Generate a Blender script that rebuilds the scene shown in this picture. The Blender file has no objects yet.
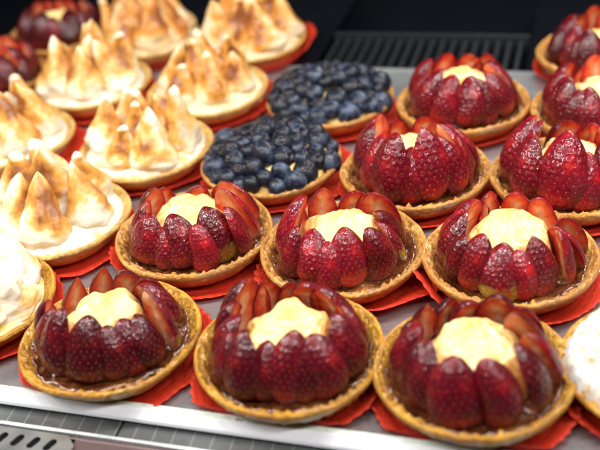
import bpy, math, random
import numpy as np
from mathutils import Vector, Matrix, Euler, noise

random.seed(7)
SC = bpy.context.scene
COL = SC.collection
PI = math.pi
R_ = math.radians

# ------------------------------------------------------------------ helpers
def link(o):
    COL.objects.link(o)
    return o

def tag(o, label=None, cat=None, group=None, kind=None):
    if label: o['label'] = label
    if cat: o['category'] = cat
    if group: o['group'] = group
    if kind: o['kind'] = kind
    return o

def empty(name, loc, rz=0.0):
    o = bpy.data.objects.new(name, None)
    o.empty_display_size = 0.02
    o.location = loc
    o.rotation_euler = (0, 0, rz)
    return link(o)

def mesh_from(name, V, F, smooth=True, mats=(), midx=None, attrs=None):
    me = bpy.data.meshes.new(name)
    me.from_pydata([tuple(v) for v in V], [], [tuple(int(i) for i in f) for f in F])
    for m in mats: me.materials.append(m)
    if midx is not None:
        me.polygons.foreach_set('material_index', np.array(midx, dtype=np.int32))
    me.polygons.foreach_set('use_smooth', [smooth] * len(me.polygons))
    if attrs:
        for k, a in attrs.items():
            at = me.attributes.new(k, 'FLOAT', 'POINT')
            at.data.foreach_set('value', np.array(a, dtype=np.float32))
    me.update()
    return me

def obj(name, me, parent=None, loc=(0, 0, 0), rot=(0, 0, 0), scale=(1, 1, 1)):
    o = bpy.data.objects.new(name, me)
    o.location = loc; o.rotation_euler = rot; o.scale = scale
    if parent: o.parent = parent
    return link(o)

def n3(x, y, z, s=1.0, off=0.0):
    return noise.noise(Vector((x * s + off, y * s + off * 1.7, z * s - off)))

def fbm(x, y, z, s, off=0.0, octv=3):
    t = 0; a = 1; tot = 0
    for i in range(octv):
        t += a * n3(x, y, z, s, off + 13.1 * i); tot += a; a *= .5; s *= 2.1
    return t / tot

def boxes(blist):
    V = []; F = []
    for (x0, y0, z0, x1, y1, z1) in blist:
        b = len(V)
        V += [(x0, y0, z0), (x1, y0, z0), (x1, y1, z0), (x0, y1, z0), (x0, y0, z1), (x1, y0, z1), (x1, y1, z1), (x0, y1, z1)]
        F += [(b, b+3, b+2, b+1), (b+4, b+5, b+6, b+7), (b, b+1, b+5, b+4), (b+1, b+2, b+6, b+5), (b+2, b+3, b+7, b+6), (b+3, b, b+4, b+7)]
    return V, F

# ------------------------------------------------------------------ material helpers
class NT:
    def __init__(s, name):
        s.m = bpy.data.materials.new(name); s.m.use_nodes = True
        s.t = s.m.node_tree; s.n = s.t.nodes; s.l = s.t.links
        s.b = s.n['Principled BSDF']
    def new(s, ty, **kw):
        n = s.n.new(ty)
        for k, v in kw.items(): setattr(n, k, v)
        return n
    def con(s, a, b): s.l.new(a, b)
    def set(s, **kw):
        for k, v in kw.items():
            s.b.inputs[k.replace('_', ' ')].default_value = v
    def coords(s): return s.new('ShaderNodeTexCoord').outputs['Object']
    def noise(s, scale, detail=3, rough=.5, vec=None, dist=0):
        n = s.new('ShaderNodeTexNoise'); n.inputs['Scale'].default_value = scale
        n.inputs['Detail'].default_value = detail; n.inputs['Roughness'].default_value = rough
        n.inputs['Distortion'].default_value = dist
        s.con(vec or s.coords(), n.inputs['Vector']); return n.outputs['Fac']
    def ramp(s, fac, stops, interp='LINEAR'):
        r = s.new('ShaderNodeValToRGB'); r.color_ramp.interpolation = interp
        e = r.color_ramp.elements
        while len(e) < len(stops): e.new(.5)
        for i, (p, c) in enumerate(stops):
            e[i].position = p; e[i].color = (c + (1,)) if isinstance(c, tuple) else (c, c, c, 1)
        s.con(fac, r.inputs['Fac']); return r.outputs['Color']
    def mix(s, fac, a, b, mode='MIX'):
        m = s.new('ShaderNodeMix', data_type='RGBA', blend_type=mode)
        for i, v in ((0, fac), (6, a), (7, b)):
            if isinstance(v, (int, float)): m.inputs[i].default_value = v
            elif isinstance(v, tuple): m.inputs[i].default_value = v + (1,)
            else: s.con(v, m.inputs[i])
        return m.outputs[2]
    def math(s, op, a, b=0.0, clamp=False):
        m = s.new('ShaderNodeMath', operation=op, use_clamp=clamp)
        for i, v in ((0, a), (1, b)):
            if isinstance(v, (int, float)): m.inputs[i].default_value = v
            else: s.con(v, m.inputs[i])
        return m.outputs[0]
    def attr(s, name):
        return s.new('ShaderNodeAttribute', attribute_name=name).outputs['Fac']
    def bump(s, h, strength, dist):
        b = s.new('ShaderNodeBump'); b.inputs['Strength'].default_value = strength
        b.inputs['Distance'].default_value = dist
        s.con(h, b.inputs['Height']); s.con(b.outputs[0], s.b.inputs['Normal'])
        return b.outputs[0]

def sss(m, w, rad, scale):
    m.set(Subsurface_Weight=w, Subsurface_Radius=rad, Subsurface_Scale=scale)

# strawberry skin
def m_skin():
    m = NT('strawberry_skin')
    oi = m.new('ShaderNodeObjectInfo')
    v = m.attr('vlen'); seed = m.attr('seed')
    nz = m.noise(95, 4, .6); nz2 = m.noise(320, 3, .6)
    base = m.ramp(nz, [(.3, (.048, .0015, .005)), (.50, (.155, .003, .010)), (.70, (.44, .012, .010))])
    base = m.mix(m.math('MULTIPLY', nz2, .5), base, (.12, .002, .008))
    # pale shoulder near the calyx end, as far up as each berry's own ripeness
    sh = m.ramp(m.math('ADD', v, m.math('MULTIPLY', m.math('SUBTRACT', nz, .5), .45)), [(.03, 1.0), (.30, 0.0)])
    shc = m.mix(m.math('GREATER_THAN', oi.outputs['Alpha'], .85), (.58, .07, .02), (.62, .44, .05))
    base = m.mix(m.math('MULTIPLY', sh, oi.outputs['Alpha']), base, shc)
    base = m.mix(1.0, base, oi.outputs['Color'], 'MULTIPLY')
    scol = m.ramp(v, [(.15, (.62, .34, .05)), (.8, (.34, .08, .02))])
    col = m.mix(m.ramp(seed, [(.45, 0.0), (.85, .6)]), base, scol)
    m.con(col, m.b.inputs['Base Color'])
    m.set(Roughness=.34, Coat_Weight=.62, Coat_Roughness=.045, Specular_IOR_Level=.18)
    sss(m, .04, (1, .15, .08), .003)
    m.bump(m.math('ADD', m.noise(520, 3, .6), m.math('MULTIPLY', m.noise(1300, 2), .4)), .45, .0007)
    return m.m

# strawberry cut face
def m_cut():
    m = NT('strawberry_flesh')
    oi = m.new('ShaderNodeObjectInfo')
    t = m.attr('cutt'); v = m.attr('vlen')
    mp = m.new('ShaderNodeMapping'); mp.inputs['Scale'].default_value = (260, 60, 90)
    m.con(m.coords(), mp.inputs['Vector'])
    st = m.noise(2.2, 4, .6, vec=mp.outputs[0])
    tt = m.math('ADD', t, m.math('MULTIPLY', m.math('SUBTRACT', st, .5), .5))
    c = m.ramp(tt, [(.0, (.90, .46, .28)), (.28, (.86, .26, .10)), (.5, (.80, .12, .04)), (.80, (.66, .035, .02)), (.95, (.34, .008, .012))])
    c = m.mix(m.ramp(v, [(.0, .45), (.25, 0.0)]), c, (.85, .52, .22))
    c = m.mix(.35, c, oi.outputs['Color'], 'MULTIPLY')
    m.con(c, m.b.inputs['Base Color'])
    m.set(Roughness=.28, Coat_Weight=.9, Coat_Roughness=.08)
    sss(m, .2, (1, .25, .1), .003)
    m.bump(st, .5, .0008)
    return m.m

def m_custard():
    m = NT('custard')
    c = m.ramp(m.noise(60, 3), [(.35, (.80, .50, .12)), (.55, (.86, .66, .27)), (.72, (.88, .72, .38))])
    c = m.mix(m.ramp(m.noise(130, 2), [(.62, 0.0), (.75, .35)]), c, (.80, .42, .10))
    m.con(c, m.b.inputs['Base Color'])
    m.set(Roughness=.34, Coat_Weight=.5, Coat_Roughness=.10)
    sss(m, .25, (1, .7, .35), .004)
    m.bump(m.math('ADD', m.noise(240, 3), m.noise(90, 2, dist=1.5)), .6, .0028)
    return m.m

def m_pastry(name, a, b, c, gloss, pale=0.0):
    m = NT(name)
    nz = m.noise(75, 5, .62)
    col = m.ramp(nz, [(.28, a), (.5, b), (.72, c)])
    tan = m.ramp(m.noise(420, 3, .7), [(.40, 0.0), (.7, .55)])
    col = m.mix(tan, col, a)
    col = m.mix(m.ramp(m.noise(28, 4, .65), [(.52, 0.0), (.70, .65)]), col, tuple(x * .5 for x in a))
    tone = m.attr('low_tone')
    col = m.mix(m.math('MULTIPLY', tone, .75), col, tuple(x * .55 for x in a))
    m.con(col, m.b.inputs['Base Color'])
    gl = m.ramp(m.noise(55, 3, .6), [(.42, .0), (.6, 1.0)])
    m.con(m.math('MULTIPLY', gl, gloss), m.b.inputs['Coat Weight'])
    m.set(Roughness=.55, Coat_Roughness=.12)
    sss(m, .08, (1, .6, .3), .002)
    h = m.math('ADD', m.noise(520, 4, .65), m.math('MULTIPLY', m.noise(190, 3, .6), 1.3))
    m.bump(h, 1.0, .0018)
    return m.m

def m_glaze():
    m = NT('amber_glaze')
    c = m.ramp(m.noise(70, 4, .6), [(.32, (.04, .009, .004)), (.50, (.12, .032, .009)), (.70, (.32, .12, .03))])
    m.con(c, m.b.inputs['Base Color'])
    m.set(Roughness=.08, Coat_Weight=1.0, Coat_Roughness=.03, IOR=1.42)
    sss(m, .15, (1, .5, .2), .003)
    m.bump(m.math('ADD', m.noise(180, 3, .5), m.math('MULTIPLY', m.noise(420, 2), .3)), .8, .002)
    return m.m

def m_meringue():
    m = NT('toasted_meringue')
    v = m.attr('toast')
    oi = m.new('ShaderNodeObjectInfo')
    ad = m.new('ShaderNodeVectorMath', operation='ADD')
    m.con(m.coords(), ad.inputs[0])
    m.con(oi.outputs['Location'], ad.inputs[1])
    nz = m.noise(55, 3, .55, vec=ad.outputs[0]); nf = m.noise(300, 3, .6, vec=ad.outputs[0])
    mp = m.new('ShaderNodeMapping'); mp.inputs['Scale'].default_value = (1, 1, .3)
    m.con(ad.outputs[0], mp.inputs['Vector'])
    stv = m.noise(230, 3, .6, vec=mp.outputs[0])
    f = m.math('ADD', v, m.math('MULTIPLY', m.math('SUBTRACT', nz, .5), 2.0))
    f = m.math('ADD', f, m.math('MULTIPLY', m.math('SUBTRACT', stv, .5), .35))
    f = m.math('ADD', f, m.math('MULTIPLY', m.math('SUBTRACT', nf, .5), .25))
    c = m.ramp(f, [(.22, (.74, .67, .53)), (.40, (.74, .54, .27)), (.58, (.72, .38, .085)), (.84, (.50, .21, .04)), (1.0, (.28, .10, .03))])
    c = m.mix(1.0, c, oi.outputs['Color'], 'MULTIPLY')
    m.con(c, m.b.inputs['Base Color'])
    m.set(Roughness=.42, Coat_Weight=.15, Coat_Roughness=.2)
    sss(m, .3, (1, .8, .5), .004)
    m.bump(m.math('ADD', m.noise(160, 3), m.math('MULTIPLY', nf, .4)), .35, .0012)
    return m.m

def m_sugar():
    m = NT('powdered_sugar')
    f = m.noise(160, 4, .65)
    c = m.ramp(f, [(.36, (.66, .36, .10)), (.42, (.70, .58, .38)), (.52, (.70, .69, .68))])
    m.con(c, m.b.inputs['Base Color'])
    m.set(Roughness=.9)
    sss(m, .1, (1, .9, .8), .002)
    m.bump(m.noise(500, 4, .7), .8, .001)
    return m.m

def m_blueberry():
    m = NT('blueberry_skin')
    oi = m.new('ShaderNodeObjectInfo')
    f = m.math('ADD', m.noise(130, 3, .6), m.math('MULTIPLY', m.math('SUBTRACT', oi.outputs['Random'], .5), .3))
    c = m.ramp(f, [(.32, (.002, .003, .007)), (.55, (.006, .009, .020)), (.76, (.062, .085, .14))])
    c = m.mix(m.attr('crown'), c, (.018, .010, .012))
    m.con(c, m.b.inputs['Base Color'])
    m.set(Roughness=.48, Coat_Weight=.22, Coat_Roughness=.14, Specular_IOR_Level=.3)
    m.bump(m.noise(420, 3), .25, .0004)
    return m.m

def m_paper():
    m = NT('red_glassine_paper')
    c = m.ramp(m.noise(40, 4, .6), [(.3, (.60, .024, .012)), (.7, (.90, .080, .030))])
    m.con(c, m.b.inputs['Base Color'])
    m.set(Roughness=.48)
    tr = m.new('ShaderNodeBsdfTranslucent'); tr.inputs['Color'].default_value = (.9, .05, .02, 1)
    mx = m.new('ShaderNodeMixShader'); mx.inputs[0].default_value = .3
    m.con(m.b.outputs[0], mx.inputs[1]); m.con(tr.outputs[0], mx.inputs[2])
    m.con(mx.outputs[0], m.n['Material Output'].inputs['Surface'])
    nb = m.bump(m.noise(110, 5, .65, dist=.8), .8, .0022)
    m.con(nb, tr.inputs['Normal'])
    return m.m

def m_metal(name, col, rough, metallic=1.0, streak=True, bump=.05):
    m = NT(name)
    mp = m.new('ShaderNodeMapping'); mp.inputs['Scale'].default_value = (3, 160, 3)
    mp.inputs['Rotation'].default_value = (0, 0, 0)
    m.con(m.coords(), mp.inputs['Vector'])
    s = m.noise(3, 4, .6, vec=mp.outputs[0])
    sm = m.noise(26, 4, .6)
    c = m.ramp(m.math('ADD', m.math('MULTIPLY', s, .4), m.math('MULTIPLY', sm, .6)), [(.35, tuple(x * .82 for x in col)), (.65, col)])
    m.con(c, m.b.inputs['Base Color'])
    m.con(m.ramp(sm, [(.3, rough * .75), (.7, rough * 1.25)]), m.b.inputs['Roughness'])
    m.set(Metallic=metallic)
    m.bump(s, bump, .0005)
    return m.m

def m_plain(name, col, rough, metallic=0.0, var=.15, spec=.5):
    m = NT(name)
    c = m.ramp(m.noise(18, 4), [(.3, tuple(x * (1 - var) for x in col)), (.7, tuple(min(1, x * (1 + var)) for x in col))])
    m.con(c, m.b.inputs['Base Color'])
    m.set(Roughness=rough, Metallic=metallic, Specular_IOR_Level=spec)
    return m.m

SKIN, CUT, CUST, GLZ = m_skin(), m_cut(), m_custard(), m_glaze()
PAST = m_pastry('golden_pastry', (.42, .16, .028), (.68, .32, .055), (.80, .46, .12), .9)
PAST2 = m_pastry('amber_glazed_pastry', (.34, .13, .010), (.66, .32, .022), (.78, .46, .05), 1.0)
PALE = m_pastry('pale_pastry', (.56, .27, .06), (.76, .48, .12), (.86, .62, .22), .5)
MER, SUG, BLUE, PAPER = m_meringue(), m_sugar(), m_blueberry(), m_paper()

# ------------------------------------------------------------------ mesh generators
def berry_mesh(seed, W=.0105, L=.032, D=.95, pointy=0.0):
    W *= 1.02; L *= 1.04; D *= 1.0
    rnd = random.Random(seed)
    nu, nv = 78, 84
    peak = .36 + rnd.uniform(-.05, .05)
    e2 = 2.1 - .4 * pointy; e3 = .60 + .34 * pointy
    def f(v):
        if v < peak:
            return max(0, 1 - (1 - v / peak) ** 2.5) ** .5 * .999
        return max(0, 1 - ((v - peak) / (1 - peak)) ** e2) ** e3
    # seeds on a staggered net
    nrow = 12; seeds = []
    for r in range(nrow):
        vv = (r + .7) / (nrow + .15)
        rad = max(.3, f(vv))
        n = max(3, round(9.5 * rad))
        for k in range(n + 1):
            u = (k + (.5 if r % 2 else 0) + rnd.uniform(-.16, .16)) / n * PI
            seeds.append((vv * L + rnd.uniform(-.0004, .0004), u))
    sv = np.array(seeds)
    bend = rnd.uniform(-.0022, .0022); ph = rnd.uniform(0, 9); lob = rnd.uniform(.02, .07)
    V = []; at_s = []; at_c = []; at_v = []
    for j in range(nv + 1):
        v = j / nv
        v = v ** 1.0
        fr = f(v); rr = W * fr
        for i in range(nu + 1):
            u = i / nu * PI
            # distance to seeds on the surface
            ds = np.hypot(sv[:, 0] - v * L, (sv[:, 1] - u) * max(rr, .002))
            d = ds.min()
            disp = -.00062 * math.exp(-(d / .00092) ** 2) + .00022 * n3(u * 9, v * 26, seed, 1, seed) + .00060 * math.exp(-(d / .00042) ** 2)
            wob = 1 + lob * math.sin(2 * u + ph + 3 * v) + .05 * n3(math.cos(u), math.sin(u), v * 3, 1.3, seed)
            edge = min(1, min(i, nu - i) / 4.0)
            r2 = rr * wob + disp * edge * min(1, fr * 2.5)
            x = r2 * math.cos(u) + bend * math.sin(PI * v)
            y = r2 * math.sin(u) * D
            # rounded edge where the skin meets the cut
            V.append((x, y, v * L)); at_s.append(math.exp(-(d / .00050) ** 2) * edge); at_c.append(1.0); at_v.append(v)
    F = []; mi = []
    for j in range(nv):
        for i in range(nu):
            a = j * (nu + 1) + i
            F.append((a, a + 1, a + nu + 2, a + nu + 1)); mi.append(0)
    # cut face: shares no verts so the edge stays crisp
    nc = 16; b0 = len(V)
    for j in range(nv + 1):
        l = V[j * (nu + 1) + nu]; r = V[j * (nu + 1)]
        for i in range(nc + 1):
            t = i / nc
            x = l[0] + (r[0] - l[0]) * t
            v = j / nv
            c = abs(2 * t - 1)
            yy = .0009 * (1 - c ** 4) * math.sin(PI * v) * 1.0 + .0006 * n3(x * 300, v * 6, 0, 1, seed)
            if i in (0, nc): yy = 0
            V.append((x, yy * min(1, f(v) * 2), j / nv * L))
            at_s.append(0)
            # radial fraction: also approaches 1 towards both ends
            at_c.append(min(1, max(c, 1 - 3.2 * (1 - v) if v > .7 else 0, 1 - 9 * v if v < .1 else 0)))
            at_v.append(v)
    for j in range(nv):
        for i in range(nc):
            a = b0 + j * (nc + 1) + i
            F.append((a, a + 1, a + nc + 2, a + nc + 1)); mi.append(1)
    return mesh_from('strawberry_half_mesh', V, F, True, (SKIN, CUT), mi, {'seed': at_s, 'cutt': at_c, 'vlen': at_v})

BERRY = [berry_mesh(11, .0108, .0320, .95, 0), berry_mesh(12, .0112, .0335, .9, .2), berry_mesh(13, .0100, .0330, 1.0, .5),
         berry_mesh(14, .0115, .0315, .9, 0), berry_mesh(15, .0104, .0325, 1.0, .1), berry_mesh(16, .0098, .0330, 1.0, .9),
         berry_mesh(17, .0110, .0345, .95, .35)]
ROUNDISH = [0, 1, 3, 4, 6]; POINTY = [2, 5]

def lathe(profile, nseg, disp=None):
    """profile: list of (r, z); disp(phi, k, r, z) -> (r, z)"""
    V = []; F = []; n = len(profile)
    for s in range(nseg):
        ph = 2 * PI * s / nseg
        for k, (r, z) in enumerate(profile):
            if disp: r, z = disp(ph, k, r, z)
            V.append((r * math.cos(ph), r * math.sin(ph), z))
    for s in range(nseg):
        t = (s + 1) % nseg
        for k in range(n - 1):
            F.append((s * n + k, t * n + k, t * n + k + 1, s * n + k + 1))
    return V, F

def refine(profile, m):
    out = []
    P = profile
    for i in range(len(P) - 1):
        p0 = P[max(i - 1, 0)]; p1 = P[i]; p2 = P[i + 1]; p3 = P[min(i + 2, len(P) - 1)]
        for k in range(m):
            t = k / m
            out.append(tuple(.5 * (2 * p1[a] + (p2[a] - p0[a]) * t + (2 * p0[a] - 5 * p1[a] + 4 * p2[a] - p3[a]) * t * t
                                   + (3 * p1[a] - p0[a] - 3 * p2[a] + p3[a]) * t ** 3) for a in (0, 1)))
    out.append(P[-1])
    return out

def shell_mesh(seed, mat, rimz=.0180, R=.05, crimp=1.0, wide=0.0):
    base = [(.0005, .0015), (.026, .0012), (.0360, .0014), (.0400, .0036), (.0448, .0085), (.0482, .0130),
            (.0500, rimz - .0012), (.0494, rimz + .0006), (.0482, rimz + .0008), (.0466, rimz - .0006),
            (.0448, rimz - .0018), (.0420, .0118), (.0370, .0100), (.0200, .0098), (.0005, .0098)]
    prof = refine([(r * R / .05, z) for r, z in base], 4)
    nseg = 260
    rnd = random.Random(seed); off = rnd.uniform(0, 90)
    nf = rnd.choice([44, 48, 52])
    kk = len(prof)
    low_tone = []
    def disp(ph, k, r, z):
        c, s_ = math.cos(ph), math.sin(ph)
        w = min(1, max(0, (r - .036) / .006))
        low = 1 + .03 * n3(c, s_, 0, 1.3, off) * w
        jag = fbm(r * c, r * s_, z, 260, off)
        jag2 = fbm(r * c, r * s_, z, 90, off + 7)
        top = z > .011
        ph2 = ph + .05 * n3(c, s_, 0, 3, off)
        cr = 0
        if top:
            q = max(0, 1 - abs(r - .0458) / .0034)
            cr = crimp * q * (.0011 * math.sin(nf * ph2) + .0050 * jag + .0012 * n3(r * c, r * s_, 0, 700, off))
            z += cr + .0013 * jag2 * w
            r += crimp * q * .0005 * math.sin(nf * ph2 + 1)
        else:
            r += .0008 * jag * w + .0010 * jag2 * w
            q2 = max(0, 1 - abs(z - .0115) / .002)
            r += .0004 * math.sin(nf * .5 * ph2) * q2
        z += .0011 * n3(c, s_, 5, 1.1, off) * w
        low_tone.append(min(1, max(0, (.0060 - z) / .005)) * .5 + (.6 * max(0, -cr / .0012) if top else 0))  # darker low on the wall and in the dips of the crimp
        return r * low, z
    V, F = lathe(prof, nseg, disp)
    return mesh_from('pastry_shell_mesh', V, F, True, (mat,), None, {'low_tone': low_tone})

def glaze_mesh(seed):
    rnd = random.Random(seed); off = rnd.uniform(0, 90)
    nr, ns = 30, 240
    V = []; F = []
    for s in range(ns):
        ph = 2 * PI * s / ns; c, s_ = math.cos(ph), math.sin(ph)
        ro = .0440 + .0022 * n3(c, s_, 0, 3.2, off) + .0010 * n3(c, s_, 0, 9, off)
        for k in range(nr + 1):
            t = k / nr
            r = .018 + (ro - .018) * t
            x, y = r * c, r * s_
            z = .0122 + .0030 * fbm(x, y, 0, 150, off) + .0010 * n3(x, y, 0, 420, off) + .0030 * max(0, (t - .72) / .28) ** 1.5
            if k == nr: z -= .0022
            V.append((x, y, z))
    n = nr + 1
    for s in range(ns):
        t = (s + 1) % ns
        for k in range(nr):
            F.append((s * n + k, s * n + k + 1, t * n + k + 1, t * n + k))
    return mesh_from('glaze_mesh', V, F, True, (GLZ,))

def dome_mesh(name, mat, R, z0, h, seed, lump=.0015, fl=.6, nseg=96, nr=26, scale=120, attrs=None, lob=0, lobn=6):
    rnd = random.Random(seed); off = rnd.uniform(0, 90)
    V = [(0, 0, z0 + h)]; F = []; A = [0.12]
    lph = rnd.uniform(0, 6)
    for k in range(1, nr + 1):
        t = k / nr
        for s in range(nseg):
            ph = 2 * PI * s / nseg
            r = R * t * (1 + lob * math.sin(lobn * ph + lph) * t + .06 * n3(math.cos(ph), math.sin(ph), 0, 2, off) * t)
            zz = z0 + h * (1 - t ** (2 / fl)) ** fl if t < 1 else z0
            x, y = r * math.cos(ph), r * math.sin(ph)
            zz += lump * fbm(x, y, zz, scale, off)
            V.append((x, y, zz)); A.append(.12)
    for s in range(nseg):
        F.append((0, 1 + s, 1 + (s + 1) % nseg))
    for k in range(nr - 1):
        for s in range(nseg):
            a = 1 + k * nseg + s; b = 1 + k * nseg + (s + 1) % nseg
            F.append((a, a + nseg, b + nseg, b))
    return mesh_from(name, V, F, True, (mat,), None, attrs and {attrs: A})

def cup_mesh(seed, flaps=(), rbase=.0455, zlip=.010, front=0):
    """thin crimped paper case, flaring out beneath the crust"""
    rnd = random.Random(seed); off = rnd.uniform(0, 90)
    ns, nr = 432, 22
    V = []; F = []
    npl = 54
    for s in range(ns):
        ph = 2 * PI * s / ns; c, s_ = math.cos(ph), math.sin(ph)
        ext = .0508 + .0022 * n3(c, s_, 0, 1.6, off) + .0016 * n3(c, s_, 0, 5, off)
        lift = zlip * (.75 + .6 * n3(c, s_, 3, 1.5, off))
        for (az, w, e, l) in flaps:
            d = (math.degrees(ph) - az + 180) % 360 - 180
            g = math.exp(-(d / w) ** 2)
            ext += e * g; lift += l * g
        saw = abs(((s * npl / ns) % 1) - .5) * 2
        for k in range(nr + 1):
            t = k / nr
            if t < .45:
                r = .0435 * t / .45; z = .0004
                pl = 0
            else:
                q = (t - .45) / .55
                r = .0435 + (ext - .0435) * q
                z = .0004 + lift * (q ** .8)
                pl = q
            r += .0006 * pl * (saw - .5) * 1.2
            z += .0010 * pl * (saw - .5) + .0016 * pl * fbm(c * r, s_ * r, 0, 60, off)
            if k == nr: r += .0006 * saw
            if front:
                lim = front / max(.05, -(s_ * .945 + c * .327)) if (s_ * .945 + c * .327) < -.05 else 9
                r = min(r, lim)
            V.append((r * c, r * s_, z))
    n = nr + 1
    for s in range(ns):
        t = (s + 1) % ns
        for k in range(nr):
            F.append((s * n + k, t * n + k, t * n + k + 1, s * n + k + 1))
    return mesh_from('paper_cup_mesh', V, F, True, (PAPER,))

def peak_mesh(seed, H=.036, Rb=.0115, tip=.0021, blob=0.0):
    """piped, torched meringue kiss: full at the foot, drawn out to a leaning tip"""
    rnd = random.Random(seed); off = rnd.uniform(0, 90)
    nz_, ns = 40, 44
    lx, ly = rnd.uniform(-.006, .006), rnd.uniform(-.006, .006)
    V = []; F = []; A = []
    for k in range(nz_ + 1):
        t = k / nz_
        r = .90 * Rb * (1 - t) ** .78 * (1 + .38 * math.sin(PI * min(1, t * 1.45)) * (1 - t)) + tip * (1 - (t ** 8))
        if t < .12: r *= .82 + 1.5 * t
        if blob: r += blob * math.exp(-((t - .93) / .06) ** 2)
        if k == nz_: r = 0
        cx = lx * t ** 2.2; cy = ly * t ** 2.2
        for s in range(ns):
            ph = 2 * PI * s / ns
            ridge = 1 + .06 * math.sin(3 * ph + 5 * t + off) + .22 * n3(math.cos(ph), math.sin(ph), t * 3, 1.5, off) + .05 * n3(math.cos(ph), math.sin(ph), t * 4, 5, off)
            ridge_v = math.sin(2 * ph + off + t)
            x = cx + r * ridge * math.cos(ph); y = cy + r * ridge * math.sin(ph)
            V.append((x, y, t * H))
            A.append(max(0, .62 * math.sin(PI * min(1, max(0, (t - .14) / .95))) ** .8 + .12 + .20 * ridge_v - (.3 if (blob and t > .9) else 0)))
    for k in range(nz_):
        for s in range(ns):
            t = (s + 1) % ns
            F.append((k * ns + s, k * ns + t, (k + 1) * ns + t, (k + 1) * ns + s))
    return mesh_from('meringue_peak_mesh', V, F, True, (MER,), None, {'toast': A})

PEAKS = [peak_mesh(1, .0414, 0.0144), peak_mesh(2, .0381, 0.0152, .002, .0014), peak_mesh(3, .0437, 0.0137),
         peak_mesh(4, .0358, 0.0149, .0022), peak_mesh(5, .0403, 0.0134, .0016, .001), peak_mesh(6, .0392, 0.0159, .0018)]

def blueberry_mesh(seed):
    rnd = random.Random(seed); off = rnd.uniform(0, 90)
    nl, ns = 26, 32; R = .0088
    V = []; F = []; A = []
    for k in range(nl + 1):
        th = PI * k / nl
        for s in range(ns):
            ph = 2 * PI * s / ns
            r = R * (1 + .05 * n3(math.sin(th) * math.cos(ph), math.sin(th) * math.sin(ph), math.cos(th), 1.2, off))
            star = .5 + .5 * math.cos(5 * ph)
            crown = math.exp(-((th - .36) / .10) ** 2) * (.35 + .65 * star)
            pit = math.exp(-(th / .26) ** 4)
            r += R * (.13 * crown - .16 * pit)
            V.append((r * math.sin(th) * math.cos(ph), r * math.sin(th) * math.sin(ph), r * math.cos(th) * .9))
            A.append(min(1, max(pit, crown * .7)))
    for k in range(nl):
        for s in range(ns):
            t = (s + 1) % ns
            F.append((k * ns + s, (k + 1) * ns + s, (k + 1) * ns + t, k * ns + t))
    return mesh_from('blueberry_mesh', V, F, True, (BLUE,), None, {'crown': A})
BLUES = [blueberry_mesh(i) for i in range(4)]

# ------------------------------------------------------------------ tarts
P = {'T1': (-.1106, .4188), 'T2': (-.0131, .3876), 'T3': (.0778, .3573), 'T4': (.1614, .3171), 'M1': (-.1989, .4686),
     'M2': (-.1603, .5504), 'S4': (-.0669, .5108), 'S5': (.0241, .4759), 'S6': (.1181, .4488), 'M8': (-.2165, .6795),
     'M3': (-.1074, .6368), 'B1': (-.0151, .5955), 'S7': (.0808, .5570), 'S8': (.1754, .5284), 'M6': (-.1618, .7666),
     'M4': (-.0625, .7271), 'B2': (.0349, .6849), 'S9': (.1322, .6497), 'S10': (.2251, .6143), 'M7': (-.1223, .8597),
     'M5': (-.0244, .8237), 'S12': (.2560, .7100), 'S11': (-.256, .803), 'S13': (-.209, .895)}

def cup(key, label, flaps=(), zlip=.010):
    x, y = P[key]
    o = obj('paper_cup', cup_mesh(hash_(key), flaps, zlip=zlip, front={'T1': .036, 'T2': .036, 'T3': .036, 'T4': .045}.get(key, 0)), None, (x, y, TZ))
    so = o.modifiers.new('thickness', 'SOLIDIFY'); so.thickness = .00018; so.offset = 0
    tag(o, label, 'paper cup', 'red paper cups under the tarts')
    return o

def hash_(k): return sum(ord(c) * (i + 3) * 7 for i, c in enumerate(k))
TZ = .0012    # top of tray sheet

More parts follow.
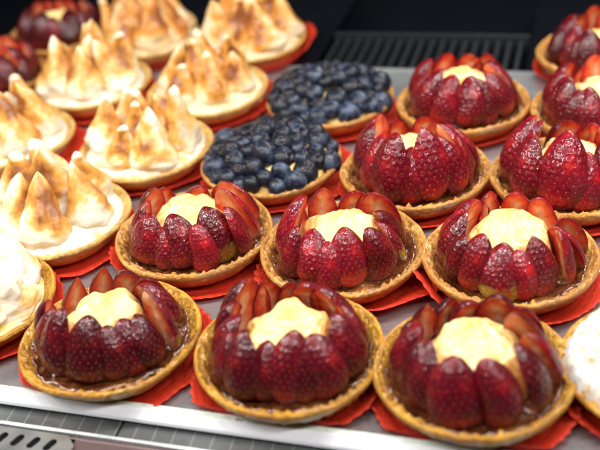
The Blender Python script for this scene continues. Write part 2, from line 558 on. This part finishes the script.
def strawberry_tart(key, label, berries, tone=(1, 1, 1), mat=None, custard_h=.0285, cust_lob=.11, rimz=.0178, cust_R=.0235):
    """berries: (azimuth, size, tilt, twist, lean, mesh, shoulder)"""
    x, y = P[key]; rnd = random.Random(hash_(key))
    t = empty('strawberry_tart', (x, y, TZ + .0006))
    tag(t, label, 'tart', 'strawberry tarts on the tray')
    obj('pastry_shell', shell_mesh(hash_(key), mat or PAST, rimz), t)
    obj('glaze', glaze_mesh(hash_(key) + 5), t)
    obj('custard', dome_mesh('custard_mesh', CUST, cust_R * .97, .010, custard_h * .90, hash_(key) + 2,   .0075, .40, nr=50, scale=62, lob=cust_lob, lobn=rnd.choice([5, 6, 7])), t)
    bl = sorted([tuple(b) for b in berries], key=lambda q: q[0] % 360)
    extra = []
    for i, b in enumerate(bl):
        nx = bl[(i + 1) % len(bl)]
        gap = (nx[0] - b[0]) % 360
        if gap > 35.5:
            extra.append((b[0] + gap / 2, .86 * (b[1] + nx[1]) / 2, (b[2] + nx[2]) / 2 - 4, (b[3] + nx[3]) / 2, 0, ROUNDISH[(i * 2 + 1) % 5], .15))
    for b in bl + extra:
        az, sz, tilt, tw, lean, mi, sh = b
        if key in ('S7', 'S8', 'S9'): sz *= 1.08
        tilt += rnd.uniform(-8, 6); lean += rnd.uniform(-11, 11); tw += rnd.uniform(-16, 16)
        if 15 < az < 165: tilt *= .85; sz *= .95
        a = R_(az)
        r = .0332 * (1.0 + .04 * rnd.uniform(-1, 1)) - (sz - 1) * .004 + .0035 * abs(math.sin(R_(tw)))
        M = (Matrix.Translation((r * math.cos(a), r * math.sin(a), .0105 + rnd.uniform(-.001, .002))) @ Matrix.Rotation(a - PI / 2, 4, 'Z')
             @ Matrix.Rotation(R_(tilt), 4, 'X') @ Matrix.Rotation(R_(lean), 4, 'Y') @ Matrix.Rotation(R_(tw), 4, 'Z'))
        o = obj('strawberry_half', BERRY[mi], t)
        M = M @ Matrix.Diagonal((sz * rnd.uniform(.92, 1.06), sz * rnd.uniform(.85, 1.08) * (.72 if abs(tw) > 40 else 1), sz * rnd.uniform(.93, 1.07), 1))
        o.matrix_local = M
        k = rnd.choice([.55, .75, .9, 1.0, 1.1, 1.3, 1.45])
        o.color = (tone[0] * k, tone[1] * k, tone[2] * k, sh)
    return t

def meringue_tart(key, label, n=6, ring=.0285, inner=((.009, 70), (.009, 250)), tint=(1, 1, 1), rot=0, tiltout=6, psz=1.0, mat=None):
    x, y = P[key]; rnd = random.Random(hash_(key))
    t = empty('meringue_tart', (x, y, TZ + .0006))
    tag(t, label, 'tart', 'torched meringue tarts on the tray')
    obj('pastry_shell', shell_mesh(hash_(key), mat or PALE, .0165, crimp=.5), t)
    b = obj('meringue_base', dome_mesh('meringue_base_mesh', MER, .0455, .0105, .0115, hash_(key) + 2, .0045, .45, scale=55, attrs='toast'), t)
    b.color = (*tint, 1)
    spots = [(ring + rnd.uniform(-.002, .002), rot + i * 360 / n + rnd.uniform(-8, 8), 1) for i in range(n)] + [(r, a, 0) for r, a in inner]
    for r, az, outer in spots:
        a = R_(az); s = rnd.uniform(.9, 1.1) * psz
        M = (Matrix.Translation((r * math.cos(a), r * math.sin(a), .0140 + (0 if outer else .003))) @ Matrix.Rotation(a, 4, 'Z')
             @ Matrix.Rotation(R_((tiltout + rnd.uniform(-7, 7)) if outer else rnd.uniform(-6, 6)), 4, 'Y') @ Matrix.Rotation(rnd.uniform(-.12, .12), 4, 'X')
             @ Matrix.Rotation(rnd.uniform(0, 6.28), 4, 'Z') @ Matrix.Diagonal((s, s, s * rnd.uniform(1.0, 1.2), 1)))
        o = obj('meringue_peak', PEAKS[rnd.randrange(len(PEAKS))], t)
        o.matrix_local = M
        o.color = (*tint, 1)
    return t

def blueberry_tart(key, label):
    x, y = P[key]; rnd = random.Random(hash_(key))
    t = empty('blueberry_tart', (x, y, TZ + .0006))
    tag(t, label, 'tart', 'blueberry tarts on the tray')
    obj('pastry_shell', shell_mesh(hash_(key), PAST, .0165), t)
    obj('custard', dome_mesh('custard_mesh', CUST, .043, .010, .0185, hash_(key), .0050, .6, scale=70), t)
    pts = []
    tries = 0
    while len(pts) < 54 and tries < 60000:
        tries += 1
        r = .0435 * math.sqrt(rnd.random()); a = rnd.uniform(0, 2 * PI)
        s = rnd.uniform(.72, 1.14)
        z = .0150 + .0185 * (1 - (r / .046) ** 2)
        p = Vector((r * math.cos(a), r * math.sin(a), z + rnd.uniform(-.001, .0025)))
        if all((p - q).length > .0070 * (s + u) * .78 for q, u in pts): pts.append((p, s))
    for p, s in pts:
        o = obj('blueberry', BLUES[rnd.randrange(4)], t, p, (rnd.uniform(-1.2, 1.0), rnd.uniform(-1.0, 1.0), rnd.uniform(0, 6.3)), (s, s, s))
    return t

g0, g1 = 0.15, 0.9
# ---- front row
strawberry_tart('T1', 'dark strawberry tart at the front left with pale custard and a wide yellow crust rim', [
    (-100, 1.08, 22, 5, 0, 3, .1), (-62, .98, 20, -6, 3, 0, .1), (-22, 1.10, 20, 62, 4, 1, .9), (12, 1.06, 24, 30, 0, 4, .2),
    (42, .98, 28, 38, 0, 0, .1), (72, .92, 26, 20, 0, 4, .0), (103, .84, 14, 6, 0, 5, .1), (133, .90, 12, -8, 0, 5, .1),
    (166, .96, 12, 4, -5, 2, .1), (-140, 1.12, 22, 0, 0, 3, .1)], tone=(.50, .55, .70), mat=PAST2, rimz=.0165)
cup('T1', 'red paper cup under the front left strawberry tart by the tray lip', ((-45, 24, .003, -.002), (15, 26, .004, .002)), .006)
strawberry_tart('T2', 'middle strawberry tart of the front row, large dark berries around deep yellow custard', [
    (-98, 1.12, 18, 6, -3, 4, .1), (-62, 1.12, 16, -4, 3, 0, .1), (-20, 1.15, 18, 8, 0, 3, .1), (22, 1.05, 26, 28, 0, 1, .1),
    (58, 1.04, 26, 30, 0, 6, .2), (98, .98, 14, 10, 0, 2, .1), (140, 1.22, 14, -14, 0, 6, .3), (180, 1.08, 16, 0, 0, 3, .1),
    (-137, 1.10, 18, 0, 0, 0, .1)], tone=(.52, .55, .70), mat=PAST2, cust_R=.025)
cup('T2', 'red paper cup spreading out under the middle front row strawberry tart', ((-150, 26, .004, .000), (-40, 25, .001, 0), (40, 22, .008, .001)), .008)
strawberry_tart('T3', 'out of focus strawberry tart at the front right, its custard top flat and bright', [
    (-112, 1.10, 20, 4, 0, 3, .1), (-80, 1.10, 18, -4, 0, 0, .1), (-46, 1.02, 20, 52, 2, 1, .5), (-18, 1.05, 22, 58, 0, 4, .5),
    (12, 1.05, 24, 50, 0, 6, .3), (48, 1.05, 24, 20, 0, 0, .1), (84, 1.02, 20, 8, 0, 3, .2), (122, .86, 10, -6, 0, 5, .1),
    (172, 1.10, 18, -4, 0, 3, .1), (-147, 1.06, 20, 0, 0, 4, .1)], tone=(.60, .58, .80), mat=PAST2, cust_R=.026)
cup('T3', 'red paper cup under the blurred front right strawberry tart', ((-130, 30, .005, -.002), (-60, 30, .004, 0), (150, 20, .004, .002)), .007)

# ---- second row (in focus)
strawberry_tart('S4', 'sharp strawberry tart left of centre with smooth custard and a golden seeded front berry', [
    (-100, 1.04, 20, 6, 0, 0, .1), (-55, 1.10, 20, -10, 4, 1, 1.0), (-8, 1.20, 18, 62, 6, 6, .5), (18, 1.10, 22, 30, 0, 3, .1),
    (50, .95, 26, 30, 0, 4, .1), (85, .98, 24, 10, 0, 0, .1), (118, .92, 18, 0, 0, 2, .1), (150, 1.0, 16, -6, 0, 4, .2),
    (-172, 1.02, 16, 0, 0, 6, .4), (-138, 1.06, 18, 0, 0, 3, .3)], tone=(1.0, 1.0, 1.0), cust_R=.027, custard_h=.029, cust_lob=.0)
cup('S4', 'red paper cup showing a scalloped edge below the strawberry tart left of centre', ((-60, 40, .004, -.001), (175, 25, .005, .002)), .007)
strawberry_tart('S5', 'sharp central strawberry tart with a yellow green berry shoulder on its right', [
    (-88, 1.02, 16, 0, 0, 4, .7), (-54, 1.04, 18, 6, 4, 0, .7), (-22, .92, 26, 30, 8, 4, 1.0), (8, 1.05, 26, 28, 4, 6, .3),
    (36, 1.08, 26, 26, 0, 1, .1), (72, .94, 16, 26, 0, 0, .2), (104, .94, 14, 10, 0, 2, .1), (136, .86, 8, 0, 0, 5, .1),
    (172, 1.18, 18, -6, 0, 3, .2), (-130, 1.04, 20, 0, 0, 0, .1)], tone=(.95, .9, 1.0), cust_R=.025)
cup('S5', 'red paper cup flaring wide to the right of the central strawberry tart', ((-35, 26, .013, .002), (-80, 25, .003, 0), (190, 20, .004, .001)), .008)
strawberry_tart('S6', 'sharp strawberry tart right of centre with three thin slices fanned on its right side', [
    (-74, 1.0, 24, 0, 0, 2, .2), (-110, .98, 18, 4, 0, 3, .9), (-44, 1.0, 18, 62, 4, 0, .5), (-20, .96, 20, 66, 4, 4, .5), (2, .96, 22, 66, 4, 1, .5),
    (34, 1.0, 26, 42, 0, 0, .1), (64, .98, 26, 20, 0, 4, .1), (94, .94, 14, 26, 0, 2, .2), (130, 1.04, 18, -8, 0, 1, .2),
    (170, 1.08, 18, 0, 0, 6, .5), (-143, 1.06, 16, 0, 0, 4, .8)], tone=(1.05, 1.05, 1.05), cust_R=.0265, custard_h=.030)
cup('S6', 'red paper cup with a tall fold left of the strawberry tart right of centre', ((185, 16, .004, .010), (205, 22, .004, .006), (-50, 30, .003, 0)), .007)

# ---- third row
strawberry_tart('S7', 'strawberry tart behind the central one with tall berry halves hiding most of its custard', [
    (-82, 1.25, 14, 16, 0, 2, .2), (-48, 1.16, 20, 30, 6, 0, .1), (-12, 1.12, 24, 34, 6, 1, .1), (24, 1.05, 26, 36, 0, 4, .2),
    (64, .98, 20, 34, 0, 3, .1), (98, .98, 18, 20, 0, 0, .1), (134, 1.15, 14, 0, 0, 6, .1), (172, 1.22, 16, 0, 0, 3, .1),
    (-132, 1.34, 16, -6, 0, 1, .1)], tone=(1.0, .9, 1.0), cust_R=.024)
cup('S7', 'red paper cup below the strawberry tart with hidden custard behind the centre', ((-30, 30, .005, 0),), .007)
strawberry_tart('S8', 'strawberry tart cut by the right edge in the third row, tall berries on its left', [
    (-70, 1.16, 18, 10, 0, 0, .1), (-30, 1.10, 20, 36, 0, 4, .1), (10, 1.08, 24, 24, 0, 1, .1), (50, 1.0, 24, 20, 0, 0, .1),
    (86, .98, 18, 30, 0, 3, .2), (118, .98, 14, 40, 0, 0, .2), (166, 1.26, 14, -6, 0, 6, .1), (-116, 1.36, 18, 0, 0, 1, .1)],
    tone=(1.0, .9, 1.0), cust_R=.024)
cup('S8', 'red paper cup under the third row strawberry tart at the right edge', ((-120, 40, .004, 0),), .007)
blueberry_tart('B1', 'nearer of the two blueberry tarts, heaped with berries on pale custard')
cup('B1', 'red paper cup under the nearer blueberry tart', ((-30, 50, .005, 0), (20, 25, .006, .002)), .006)

# ---- fourth row
blueberry_tart('B2', 'farther of the two blueberry tarts, blurred, in front of the dark vent grille')
cup('B2', 'red paper cup under the farther blueberry tart', ((-60, 50, .004, 0),), .006)
strawberry_tart('S9', 'blurred strawberry tart with deep yellow custard near the back vent grille', [
    (-100, 1.10, 20, 0, 0, 0, .1), (-66, 1.02, 20, 6, 0, 2, .2), (-36, 1.04, 24, 20, 0, 4, .8), (0, 1.0, 24, 40, 0, 1, .3),
    (34, .98, 20, 50, 0, 0, .3), (74, 1.06, 12, 0, 0, 3, .1), (110, 1.08, 12, 0, 0, 0, .1), (150, 1.1, 16, 0, 0, 4, .1), (-160, 1.1, 18, 0, 0, 6, .1), (-130, 1.1, 18, 0, 0, 3, .1)],
    tone=(.8, .7, .85), cust_R=.026, custard_h=.031)
cup('S9', 'red paper cup under the blurred strawberry tart with deep yellow custard', ((-10, 40, .005, .006),), .007)
std = [(az + 7 * math.sin(az), 1.08, 18, 10 + 20 * (abs(az) < 60), 0, ROUNDISH[i % 5], .2) for i, az in enumerate(range(-160, 200, 40))]
strawberry_tart('S10', 'blurred strawberry tart cut by the right edge of the picture in the fourth row', std, tone=(.9, .8, .9), cust_R=.026)
cup('S10', 'red paper cup under the fourth row strawberry tart at the right edge', (), .007)
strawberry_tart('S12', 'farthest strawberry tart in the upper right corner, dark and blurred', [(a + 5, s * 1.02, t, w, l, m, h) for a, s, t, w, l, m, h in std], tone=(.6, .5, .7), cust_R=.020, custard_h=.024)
cup('S12', 'red paper cup under the farthest strawberry tart in the upper right corner', (), .009)
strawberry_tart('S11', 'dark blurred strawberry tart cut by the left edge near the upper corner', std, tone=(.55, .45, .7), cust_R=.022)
cup('S11', 'red paper cup under the dark strawberry tart at the upper left edge', (), .010)
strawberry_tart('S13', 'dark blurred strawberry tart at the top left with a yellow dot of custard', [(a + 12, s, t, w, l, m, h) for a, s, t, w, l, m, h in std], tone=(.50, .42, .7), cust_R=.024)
cup('S13', 'red paper cup under the dark top left strawberry tart', (), .010)

# ---- meringue tarts
def white_blob_tart():
    x, y = P['M1']
    t = empty('meringue_tart', (x, y, TZ + .0006))
    tag(t, 'tart with a smooth barely toasted white meringue swirl, cut by the left edge in front', 'tart')
    obj('pastry_shell', shell_mesh(77, PAST2, .0150, crimp=.5), t)
    obj('lemon_filling', dome_mesh('lemon_filling_mesh', CUST, .0440, .0105, .006, 5, .001, .5), t)
    b = obj('meringue_base', dome_mesh('meringue_base_mesh', MER, .037, .012, .014, 21, .003, .5, scale=60, attrs='toast'), t)
    b.color = (1, 1, 1, 1)
    me = peak_mesh(31, .030, .0150, .003)
    at = me.attributes['toast']; at.data.foreach_set('value', np.full(len(me.vertices), .24, dtype=np.float32))
    rnd = random.Random(4)
    for r, az in [(.026, -20), (.026, 25), (.026, 75), (.026, 125), (.026, 180), (.026, -125), (.026, -72), (.004, 30)]:
        o = obj('meringue_peak', me, t, (r * math.cos(R_(az)), r * math.sin(R_(az)), .015), (rnd.uniform(-.3, .3), rnd.uniform(-.3, .3), rnd.uniform(0, 6)), (1, 1, rnd.uniform(.75, 1.15)))
        o.color = (1, 1, 1, 1)
white_blob_tart()
cup('M1', 'red paper cup under the white meringue tart cut by the left edge', ((-30, 40, .003, 0),), .007)
meringue_tart('M2', 'meringue tart at the left with one broad brown peak facing front', 6, .0275, rot=-88, tiltout=-10, inner=((.010, 100),), psz=1.08)
cup('M2', 'red paper cup under the meringue tart with the broad brown front peak', ((-60, 40, .004, 0),), .006)
meringue_tart('M3', 'meringue tart left of the nearer blueberry tart, its slim peaks toasted golden', 6, .0285, rot=-70, tiltout=-6)
cup('M3', 'red paper cup under the meringue tart beside the nearer blueberry tart', ((180, 30, .006, .003), (-40, 30, .004, 0)), .007)
meringue_tart('M8', 'meringue tart cut by the left edge in the third row, peaks mostly white', 6, .028, rot=-60, tiltout=-4)
cup('M8', 'red paper cup under the mostly white meringue tart at the left edge', ((0, 40, .006, 0),), .007)
meringue_tart('M4', 'meringue tart with browned leaning peaks, just left of the farther blueberry tart', 6, .029, rot=-80, tiltout=-6, tint=(.96, .88, .75))
cup('M4', 'red paper cup rising right of the meringue tart beside the farther blueberry tart', ((0, 40, .005, .004),), .008)
meringue_tart('M6', 'meringue tart in the left back with five tall pointed golden peaks', 6, .027, rot=-90, tiltout=-4, psz=1.08)
cup('M6', 'red paper cup under the left back meringue tart with tall pointed peaks', ((-90, 60, .004, 0),), .007)
meringue_tart('M7', 'farthest left meringue tart at the top edge, deeply browned', 7, .029, rot=-75, tiltout=-5, tint=(.92, .78, .58), psz=1.05)
cup('M7', 'red paper cup under the deeply browned meringue tart at the top edge', (), .008)
meringue_tart('M5', 'meringue tart at the top edge beside the black back wall, in a wide red cup', 6, .0285, rot=-60, tiltout=-6, tint=(.94, .84, .68), psz=1.1)
cup('M5', 'wide red paper cup standing up behind the meringue tart next to the black back wall', ((0, 55, .008, .010),), .010)

def sugar_tart():
    x, y = P['T4']
    t = empty('sugar_dusted_tart', (x, y, TZ + .0006))
    tag(t, 'tart dusted white with powdered sugar in the lower right corner', 'tart')
    obj('pastry_shell', shell_mesh(91, PAST2, .0165, crimp=1.5), t)
    obj('sugar_topping', dome_mesh('sugar_topping_mesh', SUG, .0475, .0135, .016, 8, .0085, .55, nseg=180, nr=60, scale=130), t)
P['T4'] = (.168, .345)
sugar_tart()
cup('T4', 'red paper cup under the sugar dusted tart in the lower right corner', ((180, 40, .004, .003),), .008)

# ------------------------------------------------------------------ setting: frame aligned with the tray
TA = math.atan2(-.346, 1.0)                   # direction of the tray's front edge
ca, sa = math.cos(TA), math.sin(TA)
FE = Vector((-.0544, .3577, 0))               # a point on the front edge at tray level
def tray_frame(o, z=0.0):
    o.location = (FE.x, FE.y, z); o.rotation_euler = (0, 0, TA); return o

STEEL = m_metal('tray_steel', (.45, .47, .475), .30, .7, bump=.1)
def m_lip():
    m = NT('pale_stained_lip')
    c = m.ramp(m.noise(45, 4, .6), [(.32, (.52, .58, .50)), (.5, (.70, .80, .74)), (.66, (.80, .86, .76))])
    c = m.mix(m.ramp(m.noise(150, 3, .5), [(.66, 0.0), (.72, .9)]), c, (.20, .12, .05))
    m.con(c, m.b.inputs['Base Color']); m.set(Roughness=.22, Coat_Weight=.4)
    return m.m
LIP = m_lip()
WHITE = m_plain('white_lip_edge', (.86, .87, .92), .3, 0.0, .04)
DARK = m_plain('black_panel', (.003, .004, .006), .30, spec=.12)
SLAT = m_plain('dark_vent_metal', (.012, .014, .017), .5, .1)
PLATE = m_metal('perforated_steel', (.66, .68, .68), .3, .9)

def tray(name, x0, x1, y0, y1, label, mat=None):
    t = empty(name, (0, 0, 0)); tray_frame(t)
    V, F = boxes([(x0, y0, 0, x1, y1, TZ)])
    s = obj('tray_sheet', mesh_from('tray_sheet_mesh', V, F, False, (mat or STEEL,)), t)
    tag(t, label, 'tray')
    return t

def rounded_bar(x0, x1, prof):
    n = len(prof); V = [(x0, y, z) for y, z in prof] + [(x1, y, z) for y, z in prof]
    F = [(i, (i + 1) % n, n + (i + 1) % n, n + i) for i in range(n)] + [tuple(range(n))[::-1], tuple(range(n, 2 * n))]
    return V, F

main = tray('display_tray', -.22, .42, .0054, .4265, 'long grey metal display tray with a pale raised front lip holding the tarts')
V, F = rounded_bar(-.22, .42, [(0.0005, .0002), (.0052, .0002), (.0052, .0034), (.0047, .0039), (.0010, .0043), (.0005, .0040)])
o = obj('tray_lip', mesh_from('tray_lip_mesh', V, F, False, (LIP,)), main)
V, F = rounded_bar(-.22, .42, [(-.0040, -.0012), (.0003, -.0012), (.0003, .0044), (-.0004, .0045), (-.0036, .0006)])
o = obj('lip_edge', mesh_from('lip_edge_mesh', V, F, False, (WHITE,)), main)
V, F = boxes([(-.22, .4268, -.003, .42, .4282, .0030)])
obj('rear_lip', mesh_from('rear_lip_mesh', V, F, False, (STEEL,)), main)
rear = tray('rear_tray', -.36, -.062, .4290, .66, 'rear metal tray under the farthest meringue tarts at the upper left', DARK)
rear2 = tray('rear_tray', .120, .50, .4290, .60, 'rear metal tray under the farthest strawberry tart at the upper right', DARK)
left = tray('side_tray', -.52, -.2205, .0072, .4285, 'metal tray at the far left edge under the cut off tarts')

# vent grille behind the main tray (open slots between dark bars)
vg = empty('vent_grille', (0, 0, 0)); tray_frame(vg)
tag(vg, 'dark slotted vent grille running along the back of the tray', 'vent grille')
V, F = boxes([(-.060, .4290, -.010, .118, .4310, -.004), (-.060, .500, -.010, .118, .506, .003)])
obj('grille_frame', mesh_from('grille_frame_mesh', V, F, False, (SLAT,)), vg)
x = -.057
while x < .113:
    V, F = boxes([(0, .4322, -.009, .0032, .4998, -.0005)])
    if 'slme' not in globals(): slme = mesh_from('slat_mesh', V, F, False, (SLAT,))
    obj('slat', slme, vg, (x, 0, 0)); x += .0098
# case bottom
V, F = boxes([(-.60, .0, -.030, .60, .70, -.024)])
tag(tray_frame(obj('case_floor', mesh_from('case_floor_mesh', V, F, False, (DARK,)))), kind='structure')
V, F = boxes([(-.9, .70, -.030, .9, .71, .60)])
tag(tray_frame(obj('back_wall', mesh_from('back_wall_mesh', V, F, False, (DARK,)))), kind='structure')

# front deck: brushed sheet with a fine grid of pale lines in its colour, below the lip
def m_deck():
    m = NT('lined_steel_deck')
    c = m.coords()
    sx = m.new('ShaderNodeSeparateXYZ'); m.con(c, sx.inputs[0])
    def lines(v, pitch, w):
        q = m.math('PINGPONG', m.math('ADD', v, pitch * 40), pitch / 2)
        return m.math('LESS_THAN', q, w)
    sk = m.math('ADD', sx.outputs[0], m.math('MULTIPLY', sx.outputs[1], .06))
    ln = m.math('MAXIMUM', lines(sk, .0105, .00016), lines(sx.outputs[1], .0135, .00014))
    n = m.noise(30, 4, .6)
    base = m.ramp(n, [(.3, (.13, .14, .138)), (.7, (.25, .262, .258))])
    m.con(m.mix(m.math('MULTIPLY', ln, .7), base, (.72, .74, .72)), m.b.inputs['Base Color'])
    m.set(Metallic=.6, Roughness=.32)
    return m.m
DECK = m_deck()
V, F = boxes([(-.40, -.0128, -.010, -.0515, .0060, -.0045), (-.0500, -.0128, -.010, .42, .0060, -.0045)])
tag(tray_frame(obj('front_deck', mesh_from('front_deck_mesh', V, F, False, (DECK,)))), kind='structure')
V, F = boxes([(-.40, -.120, -.012, .42, -.0152, -.0066)])
LOW = m_plain('brown_reflection_steel', (.20, .14, .14), .25, .5)  # brown of a reflection put into the steel's base colour
tag(tray_frame(obj('lower_shelf', mesh_from('lower_shelf_mesh', V, F, False, (LOW,)))), kind='structure')
# ridge bead between the two
V, F = rounded_bar(-.40, .42, [(-.0150, -.0110), (-.0130, -.0110), (-.0130, -.0042), (-.0134, -.0039), (-.0146, -.0046), (-.0150, -.0056)])
tag(tray_frame(obj('ledge_rail', mesh_from('ledge_rail_mesh', V, F, False, (PLATE,)))), kind='structure')

# perforated plate with slanted oval slots, lower left
def plate_mesh(x0, x1, y0, y1, th, pitch, sl, sw, ang):
    import bmesh
    bm = bmesh.new()
    outer = [(x0, y0), (x1, y0), (x1, y1 - .006), (x1 - .006, y1), (x0, y1)]
    rings = [outer]
    cx = x0 + pitch * .6
    while cx < x1 - pitch * .5:
        ring = []
        for k in range(20):
            a = 2 * PI * k / 20
            px = math.cos(a) * sw + (0); py = math.sin(a) * sw + math.copysign(sl / 2, math.sin(a) + 1e-9)
            ring.append((cx + px * math.cos(ang) - py * math.sin(ang), (y1 - .0078) + px * math.sin(ang) + py * math.cos(ang)))
        rings.append(ring); cx += pitch
    es = []
    for r in rings:
        vs = [bm.verts.new((x, y, 0)) for x, y in r]
        es += [bm.edges.new((vs[i], vs[(i + 1) % len(vs)])) for i in range(len(vs))]
    bmesh.ops.triangle_fill(bm, use_beauty=True, edges=es, use_dissolve=False)
    r = bmesh.ops.extrude_face_region(bm, geom=bm.faces[:])
    for v in [g for g in r['geom'] if isinstance(g, bmesh.types.BMVert)]: v.co.z -= th
    bmesh.ops.recalc_face_normals(bm, faces=bm.faces[:])
    me = bpy.data.meshes.new('perforated_plate_mesh'); bm.to_mesh(me); bm.free()
    me.materials.append(PLATE); return me
pl = obj('perforated_plate', plate_mesh(-.155, -.070, -.060, -.0162, .0008, .0095, .0042, .0022, -.35))
tray_frame(pl, -.0048)
tag(pl, 'steel perforated plate with a row of slanted oval slots in the lower left corner', 'metal plate')
V, F = boxes([(-.154, -.058, -.0064, -.072, -.0170, -.0060)])  # black sheet standing in for the shade inside the slots
tag(tray_frame(obj('slot_shade_sheet', mesh_from('slot_shade_sheet_mesh', V, F, False, (DARK,)))), kind='structure')

# ------------------------------------------------------------------ light
def area(name, loc, target, sx, sy, power, col):
    l = bpy.data.lights.new(name, 'AREA'); l.shape = 'RECTANGLE'; l.size = sx; l.size_y = sy; l.energy = power; l.color = col
    o = bpy.data.objects.new(name, l); o.location = loc
    d = Vector(target) - Vector(loc); o.rotation_euler = d.to_track_quat('-Z', 'Y').to_euler(); link(o); return o
for i in range(8):
    area('case_strip_lamp', (-.60 + i * .165, .42 + .02 * (i % 2), .55), (-.55 + i * .15, .55, 0), .045, .03, 6.8 / 8, (1, .97, .93))
area('side_lamp', (-.62, .62, .50), (-.10, .60, 0), .4, .12, 2.3, (1, .96, .90))
area('back_glint_light', (.42, .86, .50), (.12, .42, 0), .5, .05, 3.0, (1, .98, .96))  # added to reflect in the tray floor and rim the berries with highlights
for i in range(8):
    area('front_glint_light', (-.58 + i * .18, .02 + .02 * (i % 2), .66), (-.45 + i * .13, .45, 0), .05, .03, 5.2 / 8, (1, .98, .95))  # added row, makes glints on the berries and brightens the tray lip
area('soft_fill_light', (.7, -.3, 1.5), (.05, .5, 0), .9, .25, 1.5, (.95, .98, 1))  # added broad soft fill, not a known ceiling lamp

w = bpy.data.worlds.new('World'); SC.world = w; w.use_nodes = True
bg = w.node_tree.nodes['Background']; bg.inputs[0].default_value = (.75, .85, 1, 1); bg.inputs[1].default_value = .04

# ------------------------------------------------------------------ camera
cam = bpy.data.cameras.new('camera'); co = bpy.data.objects.new('camera', cam); link(co)
rv = Vector((.99348348, -.06179822, -.09576818)); uv = Vector((.11397616, .53866976, .83477202)); wv = Vector((0, .8402475, -.54220304))
M = Matrix((( rv.x, uv.x, -wv.x, 0), (rv.y, uv.y, -wv.y, 0), (rv.z, uv.z, -wv.z, .34487356), (0, 0, 0, 1)))
co.matrix_world = M
cam.sensor_width = 36; cam.lens = 961.886 / 600 * 36
cam.clip_start = .01; cam.clip_end = 50
cam.dof.use_dof = True; cam.dof.focus_distance = .565; cam.dof.aperture_fstop = 5.6
SC.camera = co

SC.view_settings.view_transform = 'Standard'; SC.view_settings.look = 'None'
SC.view_settings.exposure = 0.12; SC.view_settings.gamma = 1
